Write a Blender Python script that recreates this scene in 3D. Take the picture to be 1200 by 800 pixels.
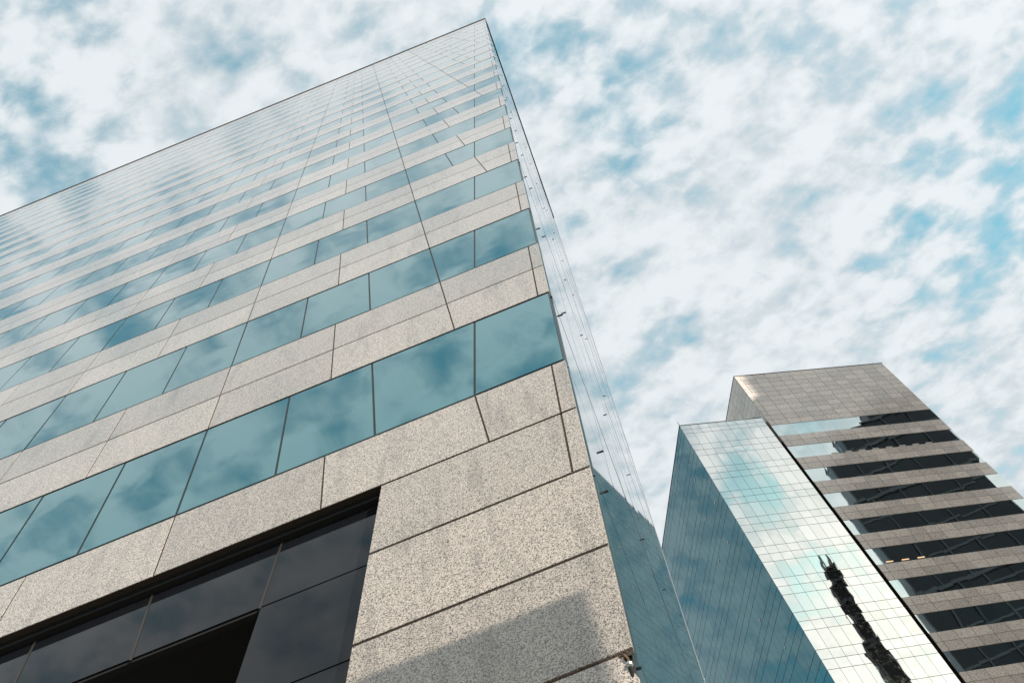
import bpy, math, random
from mathutils import Vector, Matrix
random.seed(7)
S = bpy.context.scene
for o in list(bpy.data.objects): bpy.data.objects.remove(o)
COL = S.collection

# ------------------------------------------------------------------ camera
CAM_H = 1.6
ROT = ((0.92779062, 0.32199322, -0.1884806),      # camera right
       (-0.3728878, 0.78315516, -0.497617),       # camera down
       (-0.01261974, 0.5319665, 0.84667136))      # camera forward
cam_d = bpy.data.cameras.new('camera'); cam = bpy.data.objects.new('camera', cam_d); COL.objects.link(cam)
right, down, fwd = [Vector(r).normalized() for r in ROT]
m3 = Matrix((right, -down, -fwd)).transposed()
cam.matrix_world = Matrix.Translation((0, 0, CAM_H)) @ m3.to_4x4()
cam_d.sensor_width = 36.0; cam_d.lens = 1021.25 / 1200 * 36
cam_d.clip_start = 0.05; cam_d.clip_end = 6000
S.camera = cam

# ------------------------------------------------------------------ light
SUN = Vector((0.746, -0.428, 0.511)).normalized()
el = math.asin(SUN.z); az = math.atan2(SUN.x, SUN.y)
S.view_settings.view_transform = 'Standard'; S.view_settings.look = 'None'
S.view_settings.exposure = 0.9; S.view_settings.gamma = 1.0
S.render.engine = 'CYCLES'; S.cycles.max_bounces = 8; S.cycles.use_denoising = True

def N(nt, typ, **kw):
    n = nt.nodes.new(typ)
    for k, v in kw.items():
        if k == 'inp':
            for a, b in v.items():
                if hasattr(b, 'is_output'): nt.links.new(b, n.inputs[a])
                else: n.inputs[a].default_value = b
        else: setattr(n, k, v)
    return n
def MATH(nt, op, a, b=0.0, c=0.0, clamp=False):
    n = N(nt, 'ShaderNodeMath', operation=op, use_clamp=clamp, inp={0: a, 1: b}); 
    if op == 'MULTIPLY_ADD': n.inputs[2].default_value = c
    return n.outputs[0]
def MIX(nt, f, a, b, blend='MIX'):
    n = N(nt, 'ShaderNodeMix', data_type='RGBA', blend_type=blend, clamp_factor=True)
    for i, v in ((0, f), (6, a), (7, b)):
        if hasattr(v, 'is_output'): nt.links.new(v, n.inputs[i])
        else: n.inputs[i].default_value = v if i == 0 else (*v, 1)[:4]
    return n.outputs[2]
def RANGE(nt, v, a, b, c=0.0, d=1.0, smooth=True):
    return N(nt, 'ShaderNodeMapRange', interpolation_type='SMOOTHSTEP' if smooth else 'LINEAR', inp={0: v, 1: a, 2: b, 3: c, 4: d}).outputs[0]
def NOISE(nt, vec, scale, detail=2, rough=.5, dist=0.0, dim='3D', w=None):
    n = N(nt, 'ShaderNodeTexNoise', noise_dimensions=dim, inp={'Vector': vec, 'Scale': scale, 'Detail': detail, 'Roughness': rough, 'Distortion': dist})
    if w is not None: nt.links.new(w, n.inputs['W'])
    return n.outputs['Fac']

W = bpy.data.worlds.new('World'); S.world = W; W.use_nodes = True
nt = W.node_tree; nt.nodes.clear()
sky = N(nt, 'ShaderNodeTexSky', sky_type='NISHITA', sun_disc=False, sun_elevation=el, sun_rotation=az, air_density=1.0, dust_density=1.0, ozone_density=1.0)
tc = N(nt, 'ShaderNodeTexCoord').outputs['Generated']
sep = N(nt, 'ShaderNodeSeparateXYZ', inp={0: tc})
zz = MATH(nt, 'ADD', MATH(nt, 'MAXIMUM', sep.outputs[2], 0.0), 0.22)
pv = N(nt, 'ShaderNodeCombineXYZ', inp={0: MATH(nt, 'DIVIDE', sep.outputs[0], zz), 1: MATH(nt, 'DIVIDE', sep.outputs[1], zz), 2: 3.7}).outputs[0]
map1 = N(nt, 'ShaderNodeMapping', inp={0: pv, 'Rotation': (0, 0, math.radians(35)), 'Scale': (1.0, 1.35, 1)}).outputs[0]
big = NOISE(nt, map1, 3.0, 2, .5, .1)
mid = NOISE(nt, map1, 16.0, 2.5, .5, .1)
fine = NOISE(nt, map1, 44.0, 5, .6, .3)
cov = MATH(nt, 'ADD', MATH(nt, 'ADD', MATH(nt, 'MULTIPLY', big, .36), MATH(nt, 'MULTIPLY', mid, .68)), MATH(nt, 'MULTIPLY', fine, .22))
# clear patches between the clouds (direction, sharpness, depth)
GAPS = [((.105, .248, .963), 900, .17), ((.585, -.428, .691), 3500, .26), ((.610, -.425, .669), 5000, .22), ((.568, -.47, .676), 5000, .20), ((.632, -.352, .692), 3500, .18), ((.185, .275, .943), 260, .05), ((.19, .36, .91), 350, .11), ((-.10, .20, .975), 300, .06),
        ((-.31, .13, .942), 300, .06), ((-.387, .18, .905), 200, .05), ((.40, .59, .70), 300, .08), ((.50, .52, .69), 250, .08)]
for g, k, a in GAPS:
    gv = Vector(g).normalized()
    dp = N(nt, 'ShaderNodeVectorMath', operation='DOT_PRODUCT', inp={0: tc, 1: gv}).outputs['Value']
    e = MATH(nt, 'EXPONENT', MATH(nt, 'MULTIPLY', MATH(nt, 'SUBTRACT', dp, 1.0), float(k)))
    cov = MATH(nt, 'SUBTRACT', cov, MATH(nt, 'MULTIPLY', e, a))
# the cloud deck thins out towards the left of the street
left = N(nt, 'ShaderNodeVectorMath', operation='DOT_PRODUCT', inp={0: tc, 1: Vector((-.93, -.1, .35)).normalized()}).outputs['Value']
cov = MATH(nt, 'SUBTRACT', cov, RANGE(nt, left, .45, .95, 0, .06))
dens = RANGE(nt, cov, .355, .635)
thick = RANGE(nt, MATH(nt, 'ADD', MATH(nt, 'MULTIPLY', mid, .65), MATH(nt, 'MULTIPLY', fine, .35)), .40, .60)
sund = N(nt, 'ShaderNodeVectorMath', operation='DOT_PRODUCT', inp={0: tc, 1: SUN}).outputs['Value']
glow = MATH(nt, 'EXPONENT', MATH(nt, 'MULTIPLY', MATH(nt, 'SUBTRACT', sund, 1.0), 5.0))
glow2 = MATH(nt, 'EXPONENT', MATH(nt, 'MULTIPLY', MATH(nt, 'SUBTRACT', sund, 1.0), 60.0))
clear = MIX(nt, 1.0, sky.outputs[0], MIX(nt, MATH(nt, 'MULTIPLY', glow, 1.6), (1.05, 1.72, 1.26), (.34, .56, .56)), 'MULTIPLY')
ccol = MIX(nt, thick, (2.75, 3.08, 3.28), (3.62, 3.84, 3.96))
lift = MATH(nt, 'ADD', MATH(nt, 'MULTIPLY', glow, .40), 1.0)
ccol = MIX(nt, 1.0, ccol, N(nt, 'ShaderNodeCombineXYZ', inp={0: lift, 1: lift, 2: lift}).outputs[0], 'MULTIPLY')
wg = N(nt, 'ShaderNodeCombineXYZ', inp={0: MATH(nt, 'MULTIPLY', glow2, 3.6), 1: MATH(nt, 'MULTIPLY', glow2, 3.1), 2: MATH(nt, 'MULTIPLY', glow2, 2.2)}).outputs[0]
ccol = MIX(nt, 1.0, ccol, wg, 'ADD')
skyc = MIX(nt, dens, clear, ccol)
bg = N(nt, 'ShaderNodeBackground', inp={0: skyc, 1: 0.12})
nt.links.new(bg.outputs[0], N(nt, 'ShaderNodeOutputWorld').inputs[0])

sd = bpy.data.lights.new('sun', 'SUN'); so = bpy.data.objects.new('sun', sd); COL.objects.link(so)
sd.energy = 3.6; sd.angle = math.radians(0.5); sd.color = (1.0, .93, .82)
so.rotation_euler = SUN.to_track_quat('Z', 'Y').to_euler()

# ------------------------------------------------------------------ materials
MATS = {}
def mat(name):
    m = bpy.data.materials.new(name); m.use_nodes = True; MATS[name] = m
    n = m.node_tree; b = n.nodes['Principled BSDF']
    return m, n, b
def plain(name, col, rough=.6, metal=0.0):
    m, n, b = mat(name)
    oc = N(n, 'ShaderNodeTexCoord').outputs['Object']
    f = NOISE(n, oc, 3.0, 4, .6)
    c = MIX(n, f, tuple(x * .75 for x in col), tuple(min(1, x * 1.25) for x in col))
    n.links.new(c, b.inputs['Base Color'])
    b.inputs['Roughness'].default_value = rough; b.inputs['Metallic'].default_value = metal
    return m
def granite(name, dark, mid_, light, scale, rough, bump, tone=.12, streak=.25):
    m, n, b = mat(name)
    oc = N(n, 'ShaderNodeTexCoord').outputs['Object']
    isl = N(n, 'ShaderNodeNewGeometry').outputs['Random Per Island']
    st = N(n, 'ShaderNodeMapping', inp={0: oc, 'Rotation': (0.5, .6, .4), 'Scale': (1., 1.35, 1.)}).outputs[0]
    a = NOISE(n, st, scale, 3, .62, .5)
    v = N(n, 'ShaderNodeTexVoronoi', feature='F1', inp={'Vector': st, 'Scale': scale * 1.15}).outputs['Color']
    vs = N(n, 'ShaderNodeSeparateColor', inp={0: v}).outputs[0]
    f = MATH(n, 'ADD', MATH(n, 'MULTIPLY', a, .75), MATH(n, 'MULTIPLY', vs, .35))
    r = N(n, 'ShaderNodeValToRGB', inp={0: f}); e = r.color_ramp.elements
    e[0].position = .405; e[0].color = (*dark, 1); e[1].position = .665; e[1].color = (*light, 1)
    x = e.new(.50); x.color = (*mid_, 1)
    fl = MATH(n, 'ADD', MATH(n, 'MULTIPLY', isl, tone), 1 - tone / 2)
    c = MIX(n, 1.0, r.outputs[0], N(n, 'ShaderNodeCombineXYZ', inp={0: fl, 1: fl, 2: fl}).outputs[0], 'MULTIPLY')
    sm = N(n, 'ShaderNodeMapping', inp={0: oc, 'Scale': (5., 5., .35)}).outputs[0]
    sn = RANGE(n, NOISE(n, sm, 1.1, 5, .62), .48, .74)
    c = MIX(n, MATH(n, 'MULTIPLY', sn, streak), c, tuple(q * .62 for q in dark[:1]) + tuple(q * .55 for q in dark[1:]))
    n.links.new(c, b.inputs['Base Color'])
    n.links.new(RANGE(n, vs, 0, 1, rough - .08, rough + .1, False), b.inputs['Roughness'])
    b.inputs['IOR'].default_value = 1.65; b.inputs['Coat Weight'].default_value = .7; b.inputs['Coat Roughness'].default_value = .10
    bp = N(n, 'ShaderNodeBump', inp={'Strength': bump, 'Distance': .01, 'Height': a})
    n.links.new(bp.outputs[0], b.inputs['Normal'])
    return m
G_F = granite('flamed_granite', (.036, .028, .021), (.262, .218, .180), (.46, .400, .345), 135, .24, .16, .30, .32)
G_B = granite('brown_granite', (.37, .295, .245), (.52, .42, .35), (.60, .50, .43), 14, .30, .1, .35, .2)
def mirror(name, f0, rough, wav, scale, var=.12):
    """coated reflective glass, each pane bowed a little differently"""
    m, n, b = mat(name)
    oc = N(n, 'ShaderNodeTexCoord').outputs['Object']
    isl = N(n, 'ShaderNodeNewGeometry').outputs['Random Per Island']
    w = MATH(n, 'MULTIPLY', isl, 37.0)
    h = NOISE(n, oc, scale, .6, .35, .0, '4D', w)
    bp = N(n, 'ShaderNodeBump', inp={'Strength': 1.0, 'Distance': wav, 'Height': h})
    n.links.new(bp.outputs[0], b.inputs['Normal'])
    d = RANGE(n, NOISE(n, oc, 2.2, 5, .65), .45, .8)
    k = MATH(n, 'ADD', MATH(n, 'MULTIPLY', isl, var), 1 - var / 2)
    c = MIX(n, 1.0, f0, N(n, 'ShaderNodeCombineXYZ', inp={0: k, 1: k, 2: k}).outputs[0], 'MULTIPLY')
    n.links.new(c, b.inputs['Base Color'])
    b.inputs['Metallic'].default_value = 1.0
    n.links.new(MATH(n, 'ADD', MATH(n, 'MULTIPLY', d, .03), rough), b.inputs['Roughness'])
    return m
GL_A = mirror('teal_glass', (.165, .345, .365), .02, .007, 1.1, .22)
GL_A2 = None
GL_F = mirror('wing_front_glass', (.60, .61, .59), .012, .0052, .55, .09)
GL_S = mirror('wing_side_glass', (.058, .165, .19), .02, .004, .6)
GL_R = mirror('ribbon_glass', (.42, .48, .49), .015, .005, .45)
def dark_glass(name, col, rough=.03, ior=1.5):
    m, n, b = mat(name)
    oc = N(n, 'ShaderNodeTexCoord').outputs['Object']
    n.links.new(MIX(n, NOISE(n, oc, 1.4, 4, .6), tuple(x * .7 for x in col), tuple(x * 1.3 for x in col)), b.inputs['Base Color'])
    b.inputs['Roughness'].default_value = rough; b.inputs['IOR'].default_value = ior
    return m
GL_A2 = dark_glass('side_glass', (.045, .085, .10), .02)
DG = dark_glass('dark_glass', (.007, .008, .010), .03, 1.36); DG2 = dark_glass('tower_dark_glass', (.010, .013, .015), .1)
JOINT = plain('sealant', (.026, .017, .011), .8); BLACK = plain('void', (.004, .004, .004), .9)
METAL = plain('dark_metal', (.030, .030, .032), .4, .3); SOFF = plain('soffit', (.016, .012, .010), .6)
ALU = plain('aluminium', (.45, .45, .44), .35, .8); BRZ = plain('bronze', (.045, .038, .032), .4, .5)
CONC = plain('concrete', (.30, .28, .26), .85); ROOFM = plain('roofing', (.14, .14, .14), .9)
GREY = plain('tower_grey', (.11, .115, .12), .5)
WHITE = plain('white_blind', (.75, .73, .68), .6)
RUST = plain('rust', (.12, .07, .035), .8)

# ------------------------------------------------------------------ mesh helpers
class MB:
    def __init__(s): s.v = []; s.f = []
    def prism(s, front, back):
        n = len(front); b = len(s.v); s.v += [tuple(p) for p in front] + [tuple(p) for p in back]
        s.f.append(tuple(range(b, b + n))); s.f.append(tuple(range(b + 2 * n - 1, b + n - 1, -1)))
        for i in range(n):
            j = (i + 1) % n; s.f.append((b + i, b + n + i, b + n + j, b + j))
    def slab(s, M, poly, d0, d1, chamfer=0.0):
        """poly (x, z) on a wall whose point at depth d is M(x, z, d)"""
        if len(poly) < 3: return
        if chamfer:
            inn = inset(poly, chamfer)
            if len(inn) == len(poly):
                n = len(poly); b = len(s.v)
                s.v += [tuple(M(x, z, d0)) for x, z in inn] + [tuple(M(x, z, d0 + chamfer)) for x, z in poly] + [tuple(M(x, z, d1)) for x, z in poly]
                s.f.append(tuple(range(b, b + n))); s.f.append(tuple(range(b + 3 * n - 1, b + 2 * n - 1, -1)))
                for k in (0, n):
                    for i in range(n):
                        j = (i + 1) % n; s.f.append((b + k + i, b + k + n + i, b + k + n + j, b + k + j))
                return
        s.prism([M(x, z, d0) for x, z in poly], [M(x, z, d1) for x, z in poly])
    def box(s, a, b):
        (x0, y0, z0), (x1, y1, z1) = a, b
        s.prism([(x0, y0, z0), (x1, y0, z0), (x1, y0, z1), (x0, y0, z1)], [(x0, y1, z0), (x1, y1, z0), (x1, y1, z1), (x0, y1, z1)])
    def tube(s, pts, r, n=10):
        b = len(s.v); pts = [Vector(p) for p in pts]; rs = r if isinstance(r, (list, tuple)) else [r] * len(pts)
        for i, p in enumerate(pts):
            t = (pts[min(i + 1, len(pts) - 1)] - pts[max(i - 1, 0)]).normalized()
            a = t.orthogonal().normalized(); c = t.cross(a)
            for k in range(n):
                q = 2 * math.pi * k / n; s.v.append(tuple(p + (a * math.cos(q) + c * math.sin(q)) * rs[i]))
        for i in range(len(pts) - 1):
            for k in range(n):
                s.f.append((b + i * n + k, b + i * n + (k + 1) % n, b + (i + 1) * n + (k + 1) % n, b + (i + 1) * n + k))
        s.f.append(tuple(range(b + n - 1, b - 1, -1))); s.f.append(tuple(range(b + (len(pts) - 1) * n, b + len(pts) * n)))
    def build(s, name, m, parent=None, **props):
        me = bpy.data.meshes.new(name); me.from_pydata(s.v, [], s.f); me.validate()
        import bmesh
        bm = bmesh.new(); bm.from_mesh(me); bmesh.ops.recalc_face_normals(bm, faces=bm.faces); bm.to_mesh(me); bm.free()
        me.materials.append(m)
        o = bpy.data.objects.new(name, me); COL.objects.link(o)
        if parent: o.parent = parent; o.matrix_parent_inverse = Matrix.Translation(-world_loc(parent))
        for k, v in props.items(): o[k] = v
        return o
def world_loc(o):
    l = Vector(o.location)
    # children carry world coordinates in their meshes, so only an Empty root is off the origin
    return l
def clip(poly, a, b, c):
    """keep a*x + b*z <= c"""
    out = []
    for i in range(len(poly)):
        p, q = poly[i], poly[(i + 1) % len(poly)]
        fp, fq = a * p[0] + b * p[1] - c, a * q[0] + b * q[1] - c
        if fp <= 0: out.append(p)
        if (fp < 0 < fq) or (fq < 0 < fp):
            t = fp / (fp - fq); out.append((p[0] + t * (q[0] - p[0]), p[1] + t * (q[1] - p[1])))
    res = []
    for p in out:
        if not res or abs(p[0] - res[-1][0]) + abs(p[1] - res[-1][1]) > 1e-4: res.append(p)
    if len(res) > 1 and abs(res[0][0] - res[-1][0]) + abs(res[0][1] - res[-1][1]) < 1e-4: res.pop()
    return res if len(res) > 2 else []
def area(p): return .5 * abs(sum(p[i][0] * p[(i + 1) % len(p)][1] - p[(i + 1) % len(p)][0] * p[i][1] for i in range(len(p))))
def inset(poly, d):
    if len(poly) < 3: return []
    sgn = 1 if sum(poly[i][0] * poly[(i + 1) % len(poly)][1] - poly[(i + 1) % len(poly)][0] * poly[i][1] for i in range(len(poly))) > 0 else -1
    out = list(poly)
    for i in range(len(poly)):
        p, q = poly[i], poly[(i + 1) % len(poly)]
        ex, ez = q[0] - p[0], q[1] - p[1]; l = math.hypot(ex, ez)
        nx, nz = sgn * ez / l, -sgn * ex / l          # outward
        out = clip(out, nx, nz, nx * p[0] + nz * p[1] - d)
        if not out: return []
    return out
def thing(name, loc, label, cat, group=None):
    o = bpy.data.objects.new(name, None); COL.objects.link(o); o.location = loc; o.empty_display_size = .5
    o['label'] = label; o['category'] = cat
    if group: o['group'] = group
    return o
def tag(o, label, cat, group=None):
    o['label'] = label; o['category'] = cat
    if group: o['group'] = group
    return o
def to_px(p):
    v = Vector(p) - Vector((0, 0, CAM_H)); d = v.dot(fwd)
    if d < .05: return None
    return 600 + 1021.25 * v.dot(right) / d, 400 + 1021.25 * v.dot(down) / d

# ================================================================== ground
def sheet(name, x0, x1, y0, y1, z, m):
    b = MB(); b.v = [(x0, y0, z), (x1, y0, z), (x1, y1, z), (x0, y1, z)]; b.f = [(0, 1, 2, 3)]
    o = b.build(name, m); o['kind'] = 'structure'; return o
ASPH = plain('asphalt', (.05, .05, .052), .9); PAVE = plain('paving', (.28, .27, .25), .85); KERB = plain('kerb_stone', (.33, .32, .30), .8)
EARTH = plain('ground_paving', (.16, .155, .15), .9); LINEW = plain('road_paint', (.78, .78, .75), .6)
sheet('ground', -2500, 2500, -2500, 2500, -.13, EARTH)
sheet('road', -400, 400, -16, -3.2, -.125, ASPH)
b = MB(); b.box((-400, -3.0, -.13), (400, 180, 0.0)); o = b.build('pavement', PAVE); o['kind'] = 'structure'
b = MB(); b.box((-400, -3.2, -.13), (400, -3.002, 0.004)); o = b.build('kerb', KERB); o['kind'] = 'structure'
b = MB()
for i in range(-60, 60): b.box((i * 5.0, -9.7, -.121), (i * 5.0 + 2.4, -9.55, -.119))
o = b.build('road_marking', LINEW); o['kind'] = 'structure'

# ================================================================== leaning tower (left)
D0, XC, T1, T2, T3 = 3.3724, -.3477, .1769, .0981, -.0359
H, Z1, WF = 3.7, 8.4234, .4931
UM, MOD, XM, XOP, UC = .9069, .99459, -.3671, 1.7361, .146
C = [6.5989, 5.6614, 4.7554, 3.8427, 2.9494, 2.05, 1.14, .23, -.68, -1.58]
ZR = 71.6; XL = -46.0; DEP = 18.4; NROW = 17
nA = Vector((0, 1, -T1)).normalized()
def MA(x, z, d=0.0): return Vector((x, D0 + T1 * z, z + CAM_H)) + nA * d
nS = Vector((-1, 0, T2)).normalized()                       # inward from the right flank
def MS(t, z, d=0.0): return Vector((XC + T2 * z, D0 + T1 * z + t, z + CAM_H)) + nS * d
zt = lambda k: Z1 + (k - 1) * H
zb = lambda k: zt(k) - WF * H
def strip(z0, z1): return [(XL, z0), (60, z0), (60, z1), (XL, z1)]
def right_of(p, line_u): return clip(p, 1, -T2, XC - line_u)           # keep x <= corner - u
def left_of(p, line_u): return clip(p, -1, T2, -(XC - line_u))         # keep x >= corner - u
def module(p, n0, n1):
    p = clip(p, -1, T3, -(XM + n0 * MOD)); return clip(p, 1, -T3, XM + n1 * MOD) if p else p
def cells(base, u, z, step, thr):
    """split a course into modules; a last piece narrower than thr joins its neighbour"""
    last = math.floor((XC + T2 * z - u - XM - T3 * z - thr * MOD) / MOD / step)
    n = last
    while True:
        p = module(base, n * step, (n + 1) * step if n < last else 500)
        if not p: break
        yield p
        n -= 1
tower = thing('office_tower', (XC, D0, 0), 'leaning pale granite tower with rows of teal mirrored windows, filling the left half', 'building')

# backing body, 60 mm behind the cladding
b = MB()
def ring(z): 
    e = .075
    return [MA(XL, z, e), Vector(MA(XC + T2 * z - e, z, e)), Vector(MS(DEP, z, e)), Vector((XL, D0 + T1 * z + DEP, z + CAM_H))]
zo0, zo1 = C[1], ZR - .05
def body(z0, z1, xl=None):
    r0, r1 = ring(z0), ring(z1); b.prism(r0, r1)
body(zo0 + .02, zo1)
b.build('wall_backing', JOINT, tower)
g = .011
def stone(mb, poly, gap=.0085):
    if not poly: return
    zs_ = [q[1] for q in poly]
    poly = clip(clip(poly, 0, 1, max(zs_) - .004), 0, -1, -(min(zs_) + .004))
    poly = inset(poly, gap)
    if poly and area(poly) > .004: mb.slab(MA, poly, 0, .05, .002)
def seal(parent, z0, z1, u0=.02, u1=None):
    p = right_of(strip(z0 + .010, z1 - .010), u0)
    if u1: p = left_of(p, u1)
    q = MB(); q.slab(MA, p, .006, .058); q.build('sealant', JOINT, parent)
# spandrel bands: two courses, upright joints every module and a half, a narrow piece at the corner
njo = int(48 / (MOD * 1.5)) + 2
for k in range(1, NROW + 1):
    z0, z1 = zt(k), (zb(k + 1) if k < NROW else ZR)
    rows = [z0, (z0 + z1) / 2, z1] if k < NROW else [z0, z0 + .93, z0 + 1.86, z0 + 2.9, ZR]
    mb = MB()
    for a, c in zip(rows[:-1], rows[1:]):
        base = strip(a, c)
        stone(mb, left_of(right_of(base, 0.004), UC))
        base = right_of(base, UC)
        for p in cells(base, UC, (z0 + z1) / 2, 1.5, .42): stone(mb, p)
    seal(mb.build('spandrel_band' if k < NROW else 'parapet', G_F, tower), z0, z1)
# the band under the lowest windows, and the corner pier below it
mb = MB(); base = strip(C[1], C[0]); stone(mb, left_of(right_of(base, .004), UC)); base = right_of(base, UC)
for p in cells(base, UC, C[0], 1.5, .42): stone(mb, p)
seal(mb.build('base_band', G_F, tower), C[1], C[0])
mb = MB()
for i in range(1, len(C) - 1):
    p = left_of(right_of(strip(C[i + 1], C[i]), .004), XOP)
    if i == 1: stone(mb, right_of(p, UC)); stone(mb, left_of(p, UC))
    elif i == 4:
        # the corner of this panel is broken off
        zc = C[4]; q = inset(p, g)
        x1 = XC + T2 * zc
        q = clip(q, 1, .25, (x1 - .085) + .25 * zc)
        mb.slab(MA, q, 0, .06, .004)
    else: stone(mb, p)
pier = mb.build('corner_pier', G_F, tower)
for i in (1, 2, 3, 5, 6, 7, 8): seal(pier, C[i + 1] - (.02 if i != 3 else -.01), C[i] + .02 * (i > 1 and i != 5), .02, XOP - .012)
b = MB(); zlo, zhi = -CAM_H, C[1] + .02
f = [(XC + T2 * zlo - XOP + .01, zlo), (XC + T2 * zlo - .03, zlo), (XC + T2 * zhi - .03, zhi), (XC + T2 * zhi - XOP + .01, zhi)]
b.slab(MA, f, .065, 1.2); b.build('pier_backing', JOINT, tower)

# windows
wins = []
for k in range(1, NROW + 1):
    base = strip(zb(k), zt(k))
    wins.append((k, left_of(right_of(base, .018), UM)))
    base = right_of(base, UM)
    for p in cells(base, UM, (zb(k) + zt(k)) / 2, 1, .36): wins.append((k, p))
def seen(p):
    q = [to_px(MA(x, z)) for x, z in p]
    if any(v is None for v in q): return 0
    cx = sum(v[0] for v in q) / len(q); cy = sum(v[1] for v in q) / len(q)
    if not (-60 < cx < 1230 and -60 < cy < 860): return 0
    return area(q)
wins.sort(key=lambda w: -seen(w[1]))
rest_f, rest_p = MB(), MB()
def tilt(): return random.uniform(-.0025, .0025), random.uniform(-.0025, .0025)
def cell(x0, x1, z0, z1, gx, gz): return [(x0 + gx, z0 + gz), (x1 - gx, z0 + gz), (x1 - gx, z1 - gz), (x0 + gx, z1 - gz)]
def pane(mb, M, p, d0, d1, amt=1.0):
    cx = sum(v[0] for v in p) / len(p); cz = sum(v[1] for v in p) / len(p); tx, tz = tilt()
    f = [M(x, z, d0 + amt * (tx * (x - cx) + tz * (z - cz))) for x, z in p]
    mb.prism(f, [M(x, z, d1) for x, z in p])
for i, (k, p) in enumerate(wins):
    fr, pn = inset(p, .002), inset(p, .012)
    if pn: pn = clip(clip(pn, 0, 1, zt(k) - .026), 0, -1, -(zb(k) + .034))
    if not pn: continue
    F, Pn = (MB(), MB()) if i < 100 else (rest_f, rest_p)
    F.slab(MA, fr, .012, .060); pane(Pn, MA, pn, .0055, .0115)
    if i < 100:
        w = F.build('window', METAL, tower); Pn.build('pane', GL_A, w)
w = rest_f.build('window', METAL, tower, kind='stuff', label='many narrow teal windows of the upper storeys')
rest_p.build('pane', GL_A, w)

# recessed dark glazing under the base band
RD = .12
ent = MB(); zsof = C[1]
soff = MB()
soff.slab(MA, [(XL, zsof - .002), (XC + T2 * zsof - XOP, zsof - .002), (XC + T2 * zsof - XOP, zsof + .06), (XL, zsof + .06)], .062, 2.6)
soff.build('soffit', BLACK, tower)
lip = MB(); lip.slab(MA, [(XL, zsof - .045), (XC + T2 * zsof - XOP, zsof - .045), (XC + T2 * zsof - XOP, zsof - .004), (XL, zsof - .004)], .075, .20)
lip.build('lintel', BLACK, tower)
XO = lambda z: XC + T2 * z - XOP + .03
mx = lambda z: -2.527 + (z - 4.846) * .098            # first upright from the pier
ztop, ztr, ztr2 = zsof - .05, 4.822, 3.882
glz = MB()
step = 1.045
def quad(xa, xb, z0, z1): return [(xa(z0), z0), (xb(z0), z0), (xb(z1), z1), (xa(z1), z1)]
mul2 = lambda z: -3.557 + (z - 4.81) * -.057
prev = XO; edges = [XO, mx, mul2] + [(lambda z, q=q: -3.557 - q * step + (z - 4.81) * -.057) for q in range(1, 40)]
gframe = MB()
for a, c in zip(edges[1:], edges[:-1]):
    q = inset(quad(a, c, ztr, ztop), .008)
    if q: pane(glz, MA, q, RD, RD + .012, .6)
for z0, z1 in ((ztr2, ztr), (2.94, ztr2), (2.0, 2.94), (1.06, 2.0), (.1, 1.06), (-.84, .1), (-1.6, -.84)):
    pane(glz, MA, inset(quad(mx, XO, z0, z1), .008), RD, RD + .012, .6)
gf = MB()
gf.slab(MA, [(XL, ztr - .02), (mx(ztr), ztr - .02), (mx(ztr), ztop), (XL, ztop)], RD + .014, RD + .07)
gf.slab(MA, quad(mx, XO, -1.6, ztop), RD + .0145, RD + .075)
gl = gf.build('entrance_glazing', BLACK, tower)
glz.build('pane', DG, gl)
for e in edges[1:12]:
    mu = MB(); mu.slab(MA, [(e(ztr) - .010, ztr - .01), (e(ztr) + .010, ztr - .01), (e(ztop) + .010, ztop), (e(ztop) - .010, ztop)], RD - .004, RD + .01); mu.build('mullion', BRZ, gl)
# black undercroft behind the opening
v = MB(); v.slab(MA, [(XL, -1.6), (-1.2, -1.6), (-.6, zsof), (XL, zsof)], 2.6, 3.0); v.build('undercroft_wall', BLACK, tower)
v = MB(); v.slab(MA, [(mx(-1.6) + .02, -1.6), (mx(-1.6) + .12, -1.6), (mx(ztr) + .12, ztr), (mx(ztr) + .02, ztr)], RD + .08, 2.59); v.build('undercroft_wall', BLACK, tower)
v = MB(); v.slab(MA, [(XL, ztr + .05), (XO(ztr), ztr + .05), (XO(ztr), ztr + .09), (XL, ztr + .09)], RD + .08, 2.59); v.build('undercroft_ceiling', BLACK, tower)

# right flank: mirrored curtain wall seen at a grazing angle
sw = MB(); nt_ = 12; dt = (DEP - .07) / nt_
zs = [-1.6]
z = Z1 - 3 * H + .0
while z < ZR - .3:
    if z > -1.5: zs.append(z)
    z += H / 2
zs.append(ZR)
for za, zc_ in zip(zs[:-1], zs[1:]):
    for i in range(nt_):
        p = inset([(.07 + i * dt, za), (.07 + (i + 1) * dt, za), (.07 + (i + 1) * dt, zc_), (.07 + i * dt, zc_)], .012)
        pane(sw, MS, p, 0, .03, .35)
cw = MB(); cw.slab(MS, [(.066, -1.6), (DEP, -1.6), (DEP, ZR), (.066, ZR)], .032, .074)
cwo = cw.build('side_curtain_wall', METAL, tower); sw.build('pane', GL_A2, cwo)
for k in range(-1, NROW + 1):
    tr = MB(); tr.slab(MS, [(.068, zt(k) - .012), (DEP, zt(k) - .012), (DEP, zt(k) + .012), (.068, zt(k) + .012)], -.0025, .031)
    if zt(k) > 0 and k % 2: tr.build('transom', METAL, cwo)
    for z, ts in ((zt(k) + .25, (.45, 4.4)), (zb(k) - .12, (1.1, 7.1))):
        for t in ts:
            if z < 2 or (k > 9 and t > 4): continue
            fb = MB(); fb.slab(MS, [(t, z), (t + .02, z), (t + .018, z + .012), (t, z + .012)], -.035, .01)
            fb.build('bracket', METAL, cwo)
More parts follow.
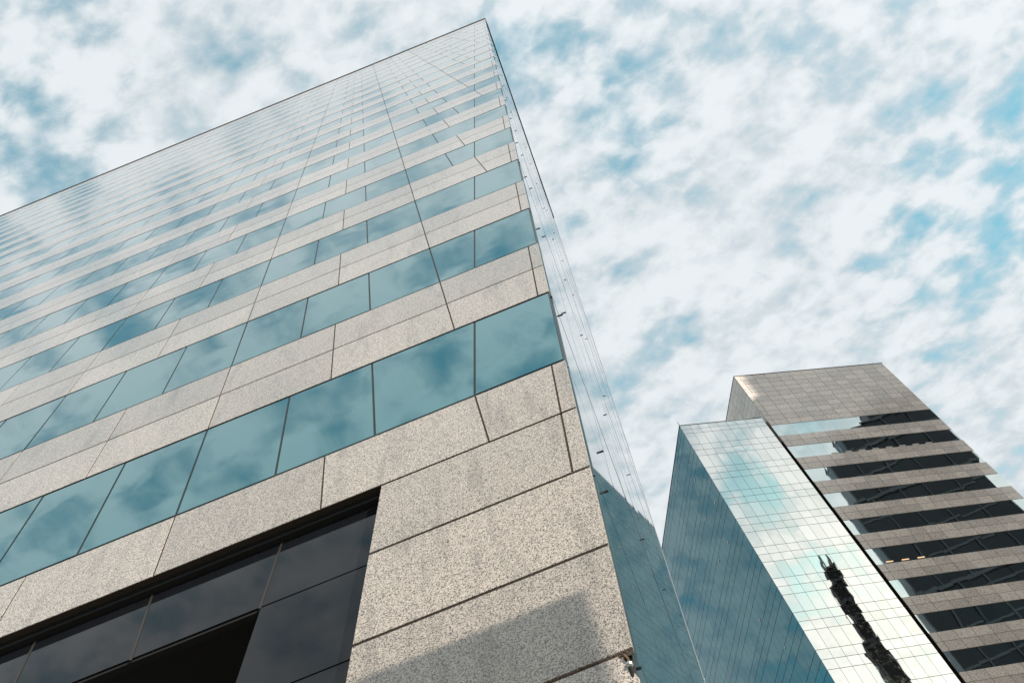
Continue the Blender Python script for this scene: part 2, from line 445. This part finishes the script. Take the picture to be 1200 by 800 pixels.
# coping and roof
et = MB(); et.slab(MS, [(DEP - .06, -1.6), (DEP + .01, -1.6), (DEP + .01, ZR), (DEP - .06, ZR)], -.012, -.0005); et.build('edge_trim', ALU, cwo)
cp = MB()
cp.slab(MA, [(XL, ZR + .002), (XC + T2 * ZR + .03, ZR + .002), (XC + T2 * ZR + .03, ZR + .12), (XL, ZR + .12)], -.05, .35)
cp.build('coping', METAL, tower)
cp = MB(); cp.slab(MS, [(.36, ZR + .002), (DEP, ZR + .002), (DEP, ZR + .12), (.36, ZR + .12)], -.05, .35); cp.build('coping', METAL, tower)
rf = MB(); r0 = [MA(XL, ZR - .045, .4), MA(XC + T2 * ZR - .4, ZR - .045, .4), MS(DEP, ZR - .045, .4), Vector((XL, D0 + T1 * ZR + DEP, ZR - .045 + CAM_H))]
rf.prism([p + Vector((0, 0, .06)) for p in r0], r0); rf.build('roof', ROOFM, tower)

# small fitting in the broken corner of the lowest panel
fx = thing('wall_fitting', MA(XC + T2 * 2.85 - .05, 2.85, .0), 'small grey metal fitting in the broken lower corner of the granite pier', 'fitting')
def at(dx, z, d): return MA(XC + T2 * z - dx, z, d)
q = MB(); q.tube([at(.115, 2.925, .02), at(.085, 2.93, .0), at(.062, 2.915, -.012), at(.048, 2.885, -.010), at(.047, 2.87, 0.0)], .0075); q.build('conduit', RUST, fx)
q = MB(); pts = []; rs = []
for i in range(9):
    a = math.pi * i / 8; pts.append(at(.047, 2.87 - .019 * (1 - math.cos(a)), -.002)); rs.append(max(.0015, .021 * math.sin(a)))
q.tube(pts, rs, 12); q.build('cap', ALU, fx)
q = MB(); q.tube([at(.047, 2.834, .0), at(.043, 2.80, .01), at(.045, 2.74, .02), at(.05, 2.66, .03)], [.012, .016, .017, .014]); q.build('bracket', BLACK, fx)

# ================================================================== glass and granite block (right)
PHI = .3545; BX, BY = 11.4315, 59.0077; ZG, AW, BW, ZS, ZB, HB, WFB = 67.167, 8.8862, 27.2768, 75.0506, 65.78, 3.6, .5074
ub = Vector((math.cos(PHI), math.sin(PHI), 0)); vb = Vector((-math.sin(PHI), math.cos(PHI), 0))
def MBf(s, z, d=0.0): return Vector((BX, BY, z + CAM_H)) + ub * s + vb * d        # front wall, d inward
def MBs(t, z, d=0.0): return Vector((BX, BY, z + CAM_H)) + vb * t + ub * d        # left wall of the glass wing, d inward
def MBg(t, z, d=0.0): return Vector((BX, BY, z + CAM_H)) + vb * t + ub * (AW + .36 + d)
block = thing('office_block', MBf(0, -1.6), 'brown granite and mirrored glass office block behind the leaning tower, at right', 'building')
zrow = [ZG, ZG - .69, ZB]
z = ZB
while z > -1.6:
    zrow += [z - WFB * HB, z - WFB * HB - (1 - WFB) * HB / 2, z - HB]; z -= HB
zrow = [q for q in zrow if q > -1.5] + [-1.6]
DB = 40.0
# glass wing
cr = MB(); cr.prism([MBf(.05, -1.6, .05), MBf(AW - .03, -1.6, .05), MBf(AW - .03, -1.6, DB), MBf(.05, -1.6, DB)], [MBf(.05, ZG - .03, .05), MBf(AW - .03, ZG - .03, .05), MBf(AW - .03, ZG - .03, DB), MBf(.05, ZG - .03, DB)])
wing = cr.build('glass_wing', METAL, block)
fg = MB(); nc = 9; cwd = AW / nc
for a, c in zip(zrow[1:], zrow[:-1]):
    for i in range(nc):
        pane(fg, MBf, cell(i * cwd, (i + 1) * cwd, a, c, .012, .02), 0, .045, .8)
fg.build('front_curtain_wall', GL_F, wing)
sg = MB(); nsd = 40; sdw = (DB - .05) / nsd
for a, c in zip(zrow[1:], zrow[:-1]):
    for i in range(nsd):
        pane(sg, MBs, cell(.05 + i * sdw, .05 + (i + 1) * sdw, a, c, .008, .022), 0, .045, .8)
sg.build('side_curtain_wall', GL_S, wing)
cpp = MB(); cpp.slab(MBf, [(-.03, ZG), (AW, ZG), (AW, ZG + .09), (-.03, ZG + .09)], -.03, .3); cpp.build('coping', METAL, wing)
cpp = MB(); cpp.slab(MBs, [(.302, ZG), (DB, ZG), (DB, ZG + .09), (.302, ZG + .09)], -.03, .3); cpp.build('coping', METAL, wing)
for t, z in ((2.6, 61.9), (4.6, 58.4), (1.5, 57.2), (3.0, 53.6), (6.2, 54.6), (14.5, 42.0), (17.0, 40.4), (3.6, 42.2), (5.0, 46.3), (21., 49.), (9., 36.)):
    vt = MB(); vt.slab(MBs, [(t, z), (t + .3, z), (t + .3, z + .10), (t, z + .10)], -.05, .02); vt.build('vent', WHITE, wing)
rd = MB(); rd.tube([MBf(.05, ZG + .05, .05), MBf(.05, ZG + .75, .05)], [.05, .02], 8); rd.build('lightning_rod', METAL, wing)
# granite slab
S0 = AW + .36
cr = MB(); e = .09
cr.prism([MBf(S0 + e, -1.6, e), MBf(BW - e, -1.6, e), MBf(BW - e, -1.6, DB), MBf(S0 + e, -1.6, DB)], [MBf(S0 + e, ZS - .05, e), MBf(BW - e, ZS - .05, e), MBf(BW - e, ZS - .05, DB), MBf(S0 + e, ZS - .05, DB)])
slab = cr.build('granite_slab', JOINT, block)
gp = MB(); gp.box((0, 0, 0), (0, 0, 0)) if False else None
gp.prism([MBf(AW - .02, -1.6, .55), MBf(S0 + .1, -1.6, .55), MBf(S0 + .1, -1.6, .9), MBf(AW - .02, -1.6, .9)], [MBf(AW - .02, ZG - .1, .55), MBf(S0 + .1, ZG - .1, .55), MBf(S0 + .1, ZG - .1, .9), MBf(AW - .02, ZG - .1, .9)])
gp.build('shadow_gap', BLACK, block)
cols = [S0, S0 + .62]; nfull = 12; wcol = (BW - cols[-1]) / nfull
cols += [cols[-1] + wcol * (i + 1) for i in range(nfull)]
def course(mb, a, c, gap=.018):
    for x0, x1 in zip(cols[:-1], cols[1:]): mb.slab(MBf, inset([(x0, a), (x1, a), (x1, c), (x0, c)], gap), 0, .085)
mb = MB(); nr = 11
for i in range(nr): course(mb, ZB + (ZS - ZB) * i / nr, ZB + (ZS - ZB) * (i + 1) / nr)
mb.build('blank_parapet', G_B, slab)
for i in range(0, 18):
    z1 = ZB - i * HB; z0 = z1 - WFB * HB; zn = z1 - HB
    if z0 < -1.4: break
    rw = MB()
    for x0, x1 in zip(cols[:-1], cols[1:]):
        p = inset([(x0, z0), (x1, z0), (x1, z1), (x0, z1)], .004); pane(rw, MBf, p, .03, .08, .8)
    w = rw.build('ribbon_window', GL_R, slab)
    zn = max(zn, -1.6)
    sb = MB(); course(sb, (z0 + zn) / 2, z0); course(sb, zn, (z0 + zn) / 2); sb.build('spandrel_band', G_B, slab)
    if i == 1:
        for c_ in range(3, 11):
            st = MB(); st.slab(MBf, [(cols[c_] + .35, z0 + .01), (cols[c_] + 1.0, z0 + .01), (cols[c_] + 1.0, z0 + .16), (cols[c_] + .35, z0 + .16)], -.02, .028); st.build('sill_block', G_B, w)
    if i == 5:
        for c_ in (1, 2, 3):
            st = MB(); st.slab(MBf, [(cols[c_] + .35, z0 + .14), (cols[c_] + 1.0, z0 + .14), (cols[c_] + 1.0, z0 + .23), (cols[c_] + .35, z0 + .23)], .004, .028)
            m, n, bb = mat('warm_lamp'); bb.inputs['Base Color'].default_value = (.8, .5, .3, 1); bb.inputs['Emission Color'].default_value = (1, .62, .33, 1); bb.inputs['Emission Strength'].default_value = .45
            st.build('ceiling_light', m, w)
ss = MB()
for i in range(14):
    z0, z1 = ZS - (ZS - ZB) / nr * (i + 1), ZS - (ZS - ZB) / nr * i
    for j in range(27):
        ss.slab(MBg, inset([(.09 + j * 1.45, z0), (.09 + (j + 1) * 1.45, z0), (.09 + (j + 1) * 1.45, z1), (.09 + j * 1.45, z1)], .014), 0, .085)
ss.build('side_cladding', G_B, slab)
rs_ = MB(); rs_.slab(lambda s, z, d: MBf(BW, z, .09 + s) - ub * d, [(0, -1.6), (DB, -1.6), (DB, ZS), (0, ZS)], 0, .085); rs_.build('end_wall', G_B, slab)
cpp = MB(); cpp.slab(MBf, [(S0 - .02, ZS), (BW + .03, ZS), (BW + .03, ZS + .08), (S0 - .02, ZS + .08)], -.03, .35); cpp.build('coping', BRZ, slab)
cpp = MB(); cpp.slab(MBg, [(.352, ZS), (DB, ZS), (DB, ZS + .08), (.352, ZS + .08)], -.03, .35); cpp.build('coping', BRZ, slab)
an = MB(); an.tube([MBf(BW - .4, ZS, .5), MBf(BW - .4, ZS + 1.3, .5)], [.03, .012], 6); an.build('antenna', ALU, slab)

# ================================================================== buildings behind the camera (seen in the glass)
def stack_tower(name, label, p0, p1, levels, depth, m_glass, m_frame, floor=4.0, bay=3.0):
    """stepped tower; levels (z0, z1, s0, s1) along its near wall p0-p1, the body lies behind that wall"""
    p0, p1 = Vector((*p0, 0)), Vector((*p1, 0)); u = (p1 - p0).normalized()
    v = Vector((u.y, -u.x, 0))
    if v.dot(Vector((BX + 10, BY, 0)) - p0) > 0: v = -v
    M = lambda s, z, d=0.0: p0 + u * s + v * d + Vector((0, 0, z))
    t = thing(name, p0, label, 'tower')
    for i, (z0, z1, s0, s1) in enumerate(levels):
        bb = MB(); bb.slab(M, [(s0, z0), (s1, z0), (s1, z1 - .01), (s0, z1 - .01)], .02 * i, depth - .02 * i); w = bb.build('glass_wall', m_glass, t)
        fr = MB(); z = z0 + .01
        while z < z1 - .6:
            fr.slab(M, [(s0, z), (s1, z), (s1, z + .5), (s0, z + .5)], -.15, .02 * i - .002); z += floor
        nb = max(1, round((s1 - s0) / bay))
        for k in range(nb + 1):
            s = s0 + (s1 - s0) * k / nb; fr.slab(M, [(s - .12, z0), (s + .12, z0), (s + .12, z1 - .02), (s - .12, z1 - .02)], -.30, -.152)
        fr.build('frame', m_frame, w)
        ro = MB(); ro.slab(M, [(s0 - .1, z1), (s1 + .1, z1), (s1 + .1, z1 + .4), (s0 - .1, z1 + .4)], -.32, depth); ro.build('parapet', m_frame, w)
    return t, M
stack_tower('glass_tower', 'tall dark tower seen only as a black reflection in the ribbon windows of the block', (101.5, 20.5), (121, 36.5),
    [(-.13, 100, -6.2, 22), (100.4, 125, -4.6, 22.4), (125.4, 139, -2.6, 24.6), (139.4, 146, 3, 25.4), (146.4, 150.5, 12, 25.4)], 3.5, DG2, GREY, 6.5, 5.0)
t, M = stack_tower('pencil_tower', 'slim dark tower with pointed top seen only mirrored in the bright glass wing', (91.0, 9.0), (94.4, 12.6),
    [(-.13, 97, -2.2, .7), (97.4, 106, -1.5, .5), (106.4, 110.6, -1.3, 1.1), (111.0, 114.5, -.3, 1.6)], 3.5, BLACK, METAL, 4.0, 2.5)
for a_ in (0.1, 1.3):
    sp = MB(); sp.prism([M(a_ - .4, 114.902, 1.5), M(a_ + .4, 114.902, 1.5), M(a_ + .4, 114.902, 2.3), M(a_ - .4, 114.902, 2.3)], [M(a_ - .04, 120, 1.85), M(a_ + .04, 120, 1.85), M(a_ + .04, 120, 1.95), M(a_ - .04, 120, 1.95)])
    sp.build('spire', GREY, t)
# unseen tilted board on a pole, added to cast the shadow on the pier
P0 = Vector((-.211, 3.9965, 3.528 + CAM_H)); CC = P0 + SUN * 6.2
sb_ = thing('shadow_board', (CC.x - .3, CC.y, 0), 'unseen tilted board on a pole, added to cast the shadow on the lowest granite panel', 'shadow_caster')
dz = Vector((0, T1, 1)).normalized(); q = MB()
A_ = [CC, CC + Vector((-2.6, 0, 0)), CC + Vector((-2.6, 0, 0)) - dz * 1.7, CC - dz * 1.7]
q.prism(A_, [p + nA * -.06 for p in A_]); q.build('board', ALU, sb_)
q = MB(); q.tube([(CC.x - .35, CC.y - .45, 0), (CC.x - .35, CC.y - .45, CC.z - .3)], .06, 12); q.tube([(CC.x - .35, CC.y - .45, CC.z - .5), (CC.x - .35, CC.y - .1, CC.z - .5)], .03); q.build('pole', METAL, sb_)
